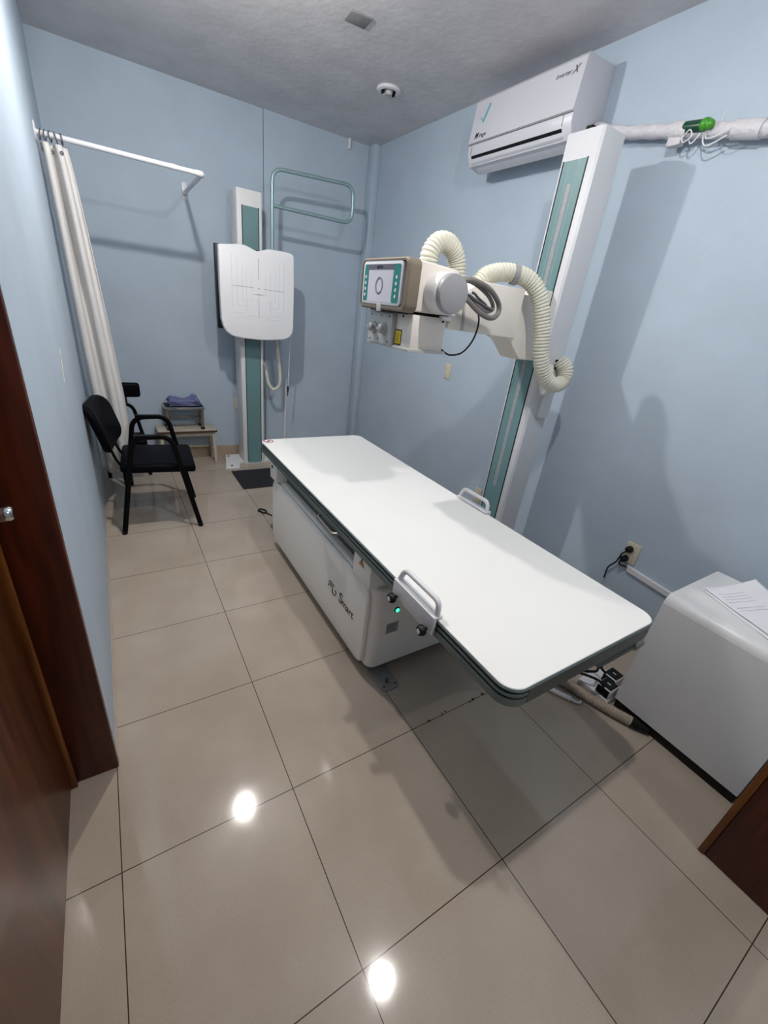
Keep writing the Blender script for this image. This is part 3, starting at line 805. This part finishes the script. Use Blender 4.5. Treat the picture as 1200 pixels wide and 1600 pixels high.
b = MB(); b.sphere((2.378, 0.455, zl(0.455)+0.012), 0.024, 3, (0.9, 1.0, 0.95)); b.sphere((2.366, 0.430, zl(0.43)+0.008), 0.018, 2); b.build('green_knot', 'greenb', t)
b = MB(); b.tube([(2.406, 0.345, zl(0.345)), (2.406, 0.24, zl(0.24))], 0.033, 16); b.build('tape_collar', 'wrap', t)
b = MB()
b.tube(smooth_path([(2.385, 0.545, zl(0.545)-0.020), (2.37, 0.52, zl(0.5)-0.045), (2.365, 0.49, zl(0.5)-0.03), (2.37, 0.51, zl(0.5)-0.005), (2.38, 0.54, zl(0.5)-0.03)], 8), 0.0028, 6)
b.tube(smooth_path([(2.385, 0.51, zl(0.5)-0.03), (2.37, 0.485, zl(0.5)-0.055), (2.37, 0.46, zl(0.5)-0.03), (2.385, 0.47, zl(0.47)-0.015)], 8), 0.0028, 6)
b.tube(smooth_path([(2.39, 0.46, zl(0.46)-0.01), (2.38, 0.44, zl(0.45)-0.05), (2.37, 0.41, zl(0.42)-0.060), (2.37, 0.35, zl(0.37)-0.030)], 8), 0.003, 6)
b.tube(smooth_path([(2.39, 0.45, zl(0.46)-0.01), (2.38, 0.435, zl(0.45)-0.035), (2.37, 0.40, zl(0.42)-0.035), (2.37, 0.345, zl(0.37)-0.010)], 8), 0.003, 6)
b.tube([(2.40, 0.412, zl(0.41)), (2.385, 0.392, zl(0.41)+0.055)], 0.0025, 6)
b.build('loose_wires', 'white2', t)

# ================================================================ CURTAIN AND RAIL
RY, RZ = 2.55, 2.114
t = thing('curtain_rail', 'white pipe curtain rail bent from the left wall to the back wall', 'curtain rail', (0.4, RY, RZ))
b = MB(); b.tube(round_path([(0.004, RY, RZ), (0.808, RY, RZ), (0.838, YB-0.006, RZ+0.012)], 0.03, 6), 0.0135, 14); b.build('pipe', 'white2', t)
b = MB(); b.tube([(0.635, RY, RZ), (0.665, RY, RZ)], 0.0155, 14); b.build('pipe_joint', 'white2', t)
b = MB(); b.tube(round_path([(0.768, RY, RZ), (0.8085, RY, RZ), (0.8105, RY+0.05, RZ+0.0007)], 0.03, 6), 0.0165, 14); b.build('elbow', 'white2', t)
b = MB(); b.cyl((0.0, RY, RZ), (0.007, RY, RZ), 0.046, bev=0.002); b.build('wall_flange', 'white2', t)
b = MB(); b.box(0.821, 0.857, YB-0.006, YB, RZ-0.03, RZ+0.08, 0.002); b.cyl((0.838, YB-0.006, RZ+0.012), (0.8363, YB-0.05, RZ+0.0115), 0.0185, bev=0.002); b.build('wall_flange', 'white2', t)
xs = (0.022, 0.042, 0.064, 0.088, 0.112)
for k, x in enumerate(xs):
    b = MB()
    r = 0.021
    pts = [(x+0.004*math.sin(a+k), RY+r*math.cos(a), RZ-0.006+r*1.15*math.sin(a)) for a in [2*math.pi*j/20 for j in range(20)]]
    b.tube(pts, 0.0026, 6, closed=True)
    o = b.build('curtain_ring', 'dgrey')
    tag(o, 'dark curtain ring on the white rail, gathered at the left wall end', 'curtain ring', 'rings holding the curtain on its rail')
def cur(u, v):
    z = 2.078-(2.078-0.245)*v-0.010*math.sin(u*9)*v
    wmax = 0.126+0.092*min(v*1.4, 1)**0.8
    x0 = 0.012+0.026*v
    ph = 2*math.pi*2.1*u+0.5*math.sin(3*v)
    amp = 0.024+0.012*math.sin(min(v*2.2, 1)*math.pi)
    x = x0+(wmax-x0)*u+0.004*math.sin(2*ph)
    y = RY+amp*math.cos(ph)+0.012*v*math.sin(4*v+u*3)
    return Vector((max(x, 0.010), y, z))
b = MB(); b.grid(cur, 90, 40)
o = b.build('curtain', 'curtain', angle=180, solid=0.004)
tag(o, 'white cloth curtain hanging gathered at the left wall', 'curtain')
for u in (0.11, 0.43, 0.75):
    p = cur(u, 0.018)
    b = MB(); b.lathe(p+Vector((0, -0.006, 0)), (0, -1, 0), [(0.004, 0), (0.009, 0), (0.009, 0.003), (0.004, 0.003), (0.004, 0)], 12); b.build('eyelet', 'dgrey', o)

# ================================================================ CHAIRS
def make_chair(name, label, loc, rz):
    t = thing(name, label, 'chair', loc, rz)
    def side(s):
        y = 0.245*s
        b = MB()
        b.tube(round_path([(-0.232, y, 0.0), (-0.118, y*0.985, 0.635), (0.095, y*0.985, 0.645), (0.225, y, 0.0)], 0.075, 8), 0.0125, 10, flat=(1.25, 0.8))
        b.build('leg_loop', 'blackm', t, world=False)
        b = MB(); b.box(-0.105, 0.055, y*0.985-0.013, y*0.985+0.013, 0.648, 0.656, 0.003, 2); b.build('armrest', 'black', t, world=False)
        for p in ((-0.232, y), (0.225, y)):
            b = MB(); b.cyl((p[0], p[1], 0.0), (p[0]*0.985, p[1], 0.022), 0.016, 0.0155, 12); b.build('foot_cap', 'black', t, world=False)
    side(-1); side(1)
    b = MB()
    b.tube([(-0.168, -0.242, 0.385), (-0.168, 0.242, 0.385)], 0.011, 10); b.tube([(0.148, -0.242, 0.385), (0.148, 0.242, 0.385)], 0.011, 10)
    b.box(-0.17, 0.16, -0.16, -0.135, 0.385, 0.405, 0.003); b.box(-0.17, 0.16, 0.135, 0.16, 0.385, 0.405, 0.003)
    b.build('seat_frame', 'blackm', t, world=False)
    b = MB()
    def seat(u, v):
        return None
    b.box(-0.205, 0.225, -0.218, 0.218, 0.400, 0.458, 0.024, 4)
    for vv in b.bm.verts:
        if vv.co.z > 0.44:
            vv.co.z += -0.012*math.cos(vv.co.y*6)*(1 if vv.co.x < 0.15 else 0.2)+0.004
        if vv.co.x > 0.15:
            vv.co.z -= (vv.co.x-0.15)*0.25
    b.build('seat', 'vinyl', t, world=False)
    for y in (-0.12, 0.12):
        b = MB(); b.tube(smooth_path([(0.02, y, 0.392), (-0.14, y, 0.392), (-0.205, y, 0.43), (-0.242, y, 0.53), (-0.268, y, 0.62)], 5), 0.0115, 10, flat=(1.3, 0.7)); b.build('back_support', 'blackm', t, world=False)
    # backrest: curved shell with rounded corners
    out = rrect(-0.222, 0.222, 0.0, 0.285, 0.08, 7)
    bb = bmesh.new()
    rows = []
    for off, sc in ((-0.028, 0.90), (-0.022, 0.985), (0.0, 1.0), (0.014, 0.97), (0.020, 0.88)):
        ring = []
        for p in out:
            yy = p[0]*sc; zz = 0.1425+(p[1]-0.1425)*sc
            xx = -0.255-zz*0.27+off+1.0*yy*yy+0.10*yy
            ring.append(bb.verts.new((xx, yy, 0.522+zz)))
        rows.append(ring)
    nn = len(out)
    for A, B in zip(rows, rows[1:]):
        for i in range(nn):
            bb.faces.new((A[i], A[(i+1) % nn], B[(i+1) % nn], B[i]))
    for ring, flip in ((rows[0], True), (rows[-1], False)):
        c = sum((v.co for v in ring), Vector())/nn
        cz = c.z-0.522
        cv = bb.verts.new((c.x-(0.9*0.03 if True else 0), c.y, c.z))
        for i in range(nn):
            bb.faces.new((ring[i], ring[(i+1) % nn], cv))
    bmesh.ops.recalc_face_normals(bb, faces=bb.faces)
    b = MB(); b._merge(bb); b.build('backrest', 'vinyl', t, world=False, angle=60)
    return t
c1 = make_chair('visitor_chair', 'black vinyl visitor chair with metal arms, beside the left wall', (0.350, 2.238, 0), math.radians(-4))
# second seat, mostly behind the curtain: padded back on a black tube frame, facing the doorway
t = thing('padded_seat', 'black padded seat with tube frame half hidden behind the white curtain', 'chair', (0.17, 2.94, 0))
b = MB(); b.box(0.015, 0.343, 3.035, 3.085, 0.650, 0.762, 0.022, 4); b.build('backrest', 'vinyl', t)
b = MB(); b.tube(round_path([(0.045, 3.03, 0.0), (0.045, 3.03, 0.605), (0.275, 3.03, 0.605), (0.338, 3.03, 0.25), (0.338, 3.03, 0.0)], 0.07, 7), 0.0135, 10); b.build('frame_loop', 'blackm', t)
for x in (0.11, 0.235):
    b = MB(); b.tube([(x, 3.035, 0.60), (x, 3.052, 0.665)], 0.010, 8); b.build('back_post', 'blackm', t)
b = MB(); b.box(0.03, 0.335, 2.80, 3.045, 0.335, 0.372, 0.014, 3); b.build('seat', 'vinyl', t)
for x in (0.150, 0.190):
    b = MB(); b.tube([(x, 2.83, 0.0), (x, 2.83, 0.34)], 0.0115, 10); b.build('leg', 'blackm', t)

# ================================================================ STEP BENCH, STOOL AND CLOTH
t = thing('step_bench', 'cream wooden step bench with brown edge against the back wall', 'step', (0.68, 3.28, 0))
b = MB(); b.box(0.440, 0.925, 3.165, 3.385, 0.312, 0.328, 0.003); b.build('bench_top', 'creamw', t)
b = MB(); b.box(0.438, 0.927, 3.159, 3.166, 0.310, 0.326, 0.001); b.build('front_edge', 'brownedge', t)
b = MB(); b.box(0.462, 0.905, 3.185, 3.203, 0.272, 0.312, 0.002); b.box(0.462, 0.905, 3.36, 3.375, 0.272, 0.312, 0.002); b.build('apron', 'creamw', t)
for x, s in ((0.470, -1), (0.897, 1)):
    for y in (3.195, 3.355):
        b = MB(); b.prism([(x-0.014, 0.312), (x+0.014, 0.312), (x+s*0.012+0.012, 0.0), (x+s*0.012-0.012, 0.0)], 'y', y-0.014, y+0.014, 0.002, 1); b.build('leg', 'creamw', t)
b = MB(); b.box(0.472, 0.895, 3.345, 3.362, 0.115, 0.135, 0.002); b.box(0.464, 0.478, 3.20, 3.35, 0.115, 0.135, 0.002); b.box(0.889, 0.903, 3.20, 3.35, 0.115, 0.135, 0.002); b.build('stretcher', 'creamw', t)
t = thing('step_stool', 'small metal step stool with chrome edge standing on the cream bench', 'stool', (0.685, 3.285, 0.328))
b = MB(); b.box(0.522, 0.830, 3.190, 3.375, 0.520, 0.532, 0.002); b.build('stool_top', 'mat', t)
b = MB(); b.box(0.520, 0.832, 3.183, 3.191, 0.514, 0.534, 0.002); b.box(0.516, 0.5225, 3.183, 3.375, 0.514, 0.534, 0.002); b.box(0.8295, 0.836, 3.183, 3.375, 0.514, 0.534, 0.002); b.build('edge_strip', 'chrome', t)
for x, s in ((0.535, 1), (0.815, 1)):
    for y in (3.215, 3.345):
        b = MB(); b.prism([(x-0.013, 0.514), (x+0.013, 0.514), (x+0.012, 0.345), (x-0.012, 0.345)], 'y', y-0.012, y+0.012, 0.002, 1); lg = b.build('leg', 'steel', t)
        b = MB(); b.box(x-0.016, x+0.016, y-0.015, y+0.015, 0.328, 0.350, 0.003); b.build('rubber_foot', 'black', lg)
b = MB(); b.box(0.54, 0.81, 3.335, 3.350, 0.405, 0.420, 0.002); b.box(0.53, 0.542, 3.22, 3.345, 0.405, 0.420, 0.002); b.box(0.808, 0.82, 3.22, 3.345, 0.405, 0.420, 0.002); b.build('stretcher', 'steel', t)
b = MB()
def clothf(k):
    def f(u, v):
        x = 0.555+0.245*u+0.006*math.sin(v*7+k*2)
        y = 3.205+0.145*v+0.006*math.sin(u*8+k)
        e = max(0, min(1, 8*min(u, 1-u)))*max(0, min(1, 8*min(v, 1-v)))
        z = 0.542+0.011*k+e*0.014+0.010*math.sin(u*11+k*1.7)*math.sin(v*6+k)*e+0.022*math.exp(-((u-0.06)/0.1)**2)*(k/3)*e**0.3+0.030*math.exp(-((u-0.9)/0.1)**2)*(k/3)*e**0.3
        return Vector((x, y, z))
    return f
for k in range(4):
    b.grid(clothf(k), 36, 20)
b.sphere((0.775, 3.30, 0.606), 0.014, 2, (1.4, 1.2, 0.7))
tag(b.build('folded_cloth', 'cloth', angle=180, solid=0.006), 'folded purple-blue cloth lying on the metal step stool', 'cloth')

# ================================================================ FLOOR MAT AND CLIP
b = MB(); b.prism([(0.986, 2.508), (1.42, 2.508), (1.42, 2.930), (0.986, 2.930)], 'z', 0.0, 0.008, 0.002, 1)
tag(b.build('floor_mat', 'mat'), 'black rectangular rubber mat on the tiles before the chest stand', 'mat')
b = MB()
b.tube(smooth_path([(0.985, 2.075, 0.006), (1.005, 2.09, 0.010), (1.030, 2.06, 0.012), (1.035, 2.03, 0.008), (1.012, 2.02, 0.007), (0.995, 2.05, 0.008)], 6, True), 0.006, 8, closed=True)
b.tube(smooth_path([(1.02, 2.03, 0.006), (1.04, 2.0, 0.006), (1.055, 1.965, 0.005)], 4), 0.004, 6)
tag(b.build('cable_loop', 'black'), 'short black cable loop lying on the floor at the far table end', 'cable')

# ================================================================ GENERATOR CABINET, PAPERS
CXL = 1.918
t = thing('generator_cabinet', 'white metal cabinet with rounded top edge standing at the right wall', 'cabinet', (2.14, -0.55, 0))
b = MB()
prof = [(CXL-0.008, 0.045), (CXL, 0.580)]
for k in range(7):
    a = math.radians(180-90*k/6)
    prof.append((CXL+0.040+0.040*math.cos(a), 0.580+0.040*math.sin(a)))
prof += [(2.368, 0.620), (2.368, 0.045)]
b.prism(prof, 'y', -0.793, -0.305, 0.004, 2); b.build('housing', 'white', t)
b = MB(); b.box(CXL-0.004, 2.36, -0.790, -0.312, 0.0, 0.046, 0.002); b.build('plinth', 'black', t)
def sheet(name, corner, ang, L, W, z, curl, ph, label):
    ca, sa = math.cos(ang), math.sin(ang)
    def f(u, v):
        lx, ly = u*W, v*L
        zz = z+curl*(u**2*(1-v)**2*1.6+0.35*u*u+0.25*v*v*u)+0.0008*math.sin(v*8+u*5+ph)
        return Vector((corner[0]+lx*ca-ly*sa, corner[1]+lx*sa+ly*ca, zz))
    b = MB(); b.grid(f, 24, 30)
    o = b.build(name, 'paper', angle=180, solid=0.0012)
    tag(o, label, 'paper')
    return f, o
AN = math.radians(-23.6)
f1, o1 = sheet('paper_sheet', (2.106, -0.356), AN, -0.31, 0.235, 0.6225, 0.004, 0.3, 'white paper sheet directly on the cabinet top, under the curled sheet')
f2, o2 = sheet('paper_sheet', (2.118, -0.350), AN+0.03, -0.30, 0.24, 0.6285, 0.022, 1.1, 'curled white paper sheet with faint print, topmost on the cabinet')
b = MB()
for k in range(6):
    v = 0.16+k*0.055+(0.06 if k > 3 else 0)
    pts = [f2(0.10+0.5*s/14, v)+Vector((0, 0, 0.0012)) for s in range(15)]
    b.tube(pts, 0.0015, 4, flat=(1, 0.5))
b.build('faint_print', 'engrave2', o2)

# ================================================================ CABLES UNDER THE TABLE END
t = thing('flexible_conduit', 'beige corrugated conduit on the floor running into the white cabinet', 'conduit', (1.85, -0.3, 0))
pth = smooth_path([(1.66, 0.10, 0.028), (1.73, -0.03, 0.026), (1.79, -0.145, 0.025), (1.815, -0.24, 0.025), (1.845, -0.33, 0.025), (1.880, -0.415, 0.025)], 10)
ribbed(pth, 0.0235, 0.009, 0.18, t, 'conduit_hose', 'conduit', 12)
b = MB(); b.cyl((1.878, -0.410, 0.025), (1.905, -0.475, 0.022), 0.024, 0.012, 12); b.build('black_end', 'black', t)
b = MB(); b.tube([(1.625, 0.02, 0.012), (1.742, -0.205, 0.012)], 0.0115, 12); b.tube(smooth_path([(1.742, -0.205, 0.012), (1.752, -0.225, 0.010), (1.768, -0.235, 0.008), (1.782, -0.232, 0.007)], 5), 0.006, 8)
tag(b.build('plastic_pipe', 'white2'), 'short white plastic pipe on the floor beside the beige conduit', 'pipe')
t = thing('socket_strip', 'white board with two black sockets on the floor beneath the table corner', 'socket', (1.96, -0.17, 0))
b = MB(); b.box(1.868, 2.050, -0.300, -0.150, 0.0, 0.030, 0.004); b.build('board', 'white2', t)
for bx, by in ((1.998, -0.236), (1.912, -0.262)):
    b = MB(); b.box(bx-0.036, bx+0.036, by-0.033, by+0.033, 0.030, 0.080, 0.004); sk = b.build('socket_box', 'white2', t)
    b = MB(); b.prism(rrect(bx-0.031, bx+0.031, by-0.029, by+0.029, 0.004, 2), 'z', 0.0798, 0.0840); b.build('socket_face', 'black', sk)
    b = MB(); b.box(bx-0.0385, bx-0.0355, by-0.028, by+0.028, 0.036, 0.076); b.build('socket_side', 'black', sk)
    b = MB(); b.box(bx-0.004, bx+0.004, by-0.008, by+0.008, 0.0838, 0.0848); b.build('socket_print', 'lgrey', sk)
b = MB()
b.tube(smooth_path([(1.870, -0.262, 0.088), (1.845, -0.235, 0.115), (1.815, -0.175, 0.110), (1.80, -0.10, 0.085), (1.83, -0.06, 0.098)], 8), 0.006, 8)
b.tube(smooth_path([(1.955, -0.215, 0.088), (1.915, -0.195, 0.125), (1.865, -0.205, 0.130), (1.840, -0.155, 0.100), (1.80, -0.085, 0.095)], 8), 0.006, 8)
b.tube(smooth_path([(1.955, -0.200, 0.088), (1.93, -0.16, 0.17), (1.92, -0.10, 0.24), (1.94, -0.02, 0.20), (1.95, 0.04, 0.085)], 8), 0.005, 8)
tag(b.build('black_cables', 'black'), 'loops of black cable plugged into the sockets below the table corner', 'cable')
b = MB()
b.tube(smooth_path([(1.75, -0.02, 0.055), (1.80, -0.05, 0.07), (1.88, -0.06, 0.06), (1.98, -0.02, 0.04)], 8), 0.016, 10)
tag(b.build('grey_cable_bundle', 'greytube'), 'thick grey cable lying behind the black sockets on the floor', 'cable')

# ================================================================ WALL FITTINGS
def plate(name, label, cat, face, c, w_, h_, slots=True, grp=None):
    """face 'x-' on right wall, 'y-' on back wall"""
    t = thing(name, label, cat, c)
    b = MB()
    if face == 'x-':
        b.box(c[0]-0.008, c[0], c[1]-w_/2, c[1]+w_/2, c[2]-h_/2, c[2]+h_/2, 0.003)
    else:
        b.box(c[0]-w_/2, c[0]+w_/2, c[1]-0.008, c[1], c[2]-h_/2, c[2]+h_/2, 0.003)
    b.build('face_plate', 'plate', t)
    for s in (-1, 1):
        b = MB()
        if face == 'x-':
            b.box(c[0]-0.0105, c[0]-0.007, c[1]-0.014, c[1]+0.014, c[2]+s*0.022-0.012, c[2]+s*0.022+0.012, 0.002)
        else:
            b.box(c[0]-0.014, c[0]+0.014, c[1]-0.0105, c[1]-0.007, c[2]+s*0.022-0.012, c[2]+s*0.022+0.012, 0.002)
        b.build('insert', 'plate', t)
    return t
plate('wall_switch', 'beige switch plate on the right wall below the tube head', 'switch', 'x-', (XR, 1.88, 1.12), 0.07, 0.115)
plate('wall_outlet', 'beige outlet with black plugs on the right wall above the cabinet', 'outlet', 'x-', (XR, 0.088, 0.465), 0.075, 0.120)
plate('wall_outlet', 'beige outlet low on the right wall behind the far white hand grip', 'outlet', 'x-', (XR, 1.27, 0.300), 0.07, 0.115)
plate('wall_outlet', 'beige outlet on the back wall left of the chest stand', 'outlet', 'y-', (1.182, YB, 0.515), 0.07, 0.115)
for k, (dy, dz, lb) in enumerate(((0.010, 0.022, 'upper black round plug in the outlet above the cabinet'), (0.016, -0.040, 'lower black plug in the outlet above the cabinet'))):
    t = thing('plug', lb, 'plug', (XR-0.011, 0.088+dy, 0.465+dz))
    x0 = XR-0.0108
    b = MB(); b.lathe((x0, 0.088+dy, 0.465+dz), (-1, 0, 0), [(0, 0), (0.018, 0), (0.019, 0.010), (0.017, 0.026), (0.010, 0.034), (0, 0.035)], 16); b.build('plug_body', 'black', t)
    b = MB()
    if k == 0:
        b.tube(smooth_path([(x0-0.030, 0.098, 0.482), (x0-0.036, 0.115, 0.455), (x0-0.020, 0.125, 0.425), (x0-0.02, 0.135, 0.385), (x0-0.012, 0.165, 0.330), (x0-0.010, 0.165, 0.26)], 6), 0.004, 8)
    else:
        b.tube(smooth_path([(x0-0.030, 0.104, 0.424), (x0-0.032, 0.112, 0.400), (x0-0.020, 0.105, 0.385), (x0-0.003, 0.085, 0.382), (x0, 0.070, 0.378)], 6), 0.0045, 8)
    b.build('plug_cord', 'black', t)
b = MB()
b.prism([(0.079, 0.394), (0.072, 0.360), (-0.30, 0.335), (-0.30, 0.365)], 'x', XR-0.016, XR, 0.002, 1)
tag(b.build('cable_trunking', 'white2'), 'white cable trunking on the right wall from outlet to cabinet', 'trunking')
b = MB(); b.tube(round_path([(1.650, YB-0.018, 0.0), (1.655, YB-0.018, 0.735), (1.668, YB-0.012, 0.765)], 0.02, 4), 0.011, 12)
t = tag(b.build('wall_conduit', 'white2'), 'white vertical conduit pipe low on the back wall right of the chest stand', 'pipe')
b = MB(); b.cyl((2.197, YB-0.02, H), (2.197, YB-0.02, 2.715), 0.014, seg=14)
tag(b.build('pipe_stub', 'white2'), 'short white pipe stub hanging from the ceiling near the back corner', 'pipe')

# torn plaster streak on the left wall
b = MB()
pts = [(1.427, 1.202, 0.012), (1.415, 1.185, 0.011), (1.405, 1.165, 0.005), (1.395, 1.150, 0.007), (1.375, 1.135, 0.006), (1.36, 1.11, 0.004), (1.345, 1.085, 0.005)]
for (a, c) in zip(pts, pts[1:]):
    b.prism([(a[0]-a[2], a[1]), (a[0]+a[2], a[1]), (c[0]+c[2], c[1]), (c[0]-c[2], c[1])], 'x', 0.0, 0.0016)
tag(b.build('torn_plaster_streak', 'chip'), 'pale yellowish torn plaster streak on the left blue wall', 'wall damage')
# crumbs of dirt along a grout line under the near table end
b = MB()
for k in range(26):
    x = 1.02+0.62*random.random()**0.8
    r = 0.0025+0.006*random.random()**3
    b.sphere((x, random.gauss(0, 0.004), 0.001), r, 1, (1.3, 1, 0.35))
o = tag(b.build('floor_dirt', 'grime'), 'dark dirt crumbs along the tile joint under the table end', 'dirt')
o['kind'] = 'stuff'

for o in bpy.data.objects:
    if '_rk' in o:
        del o['_rk']
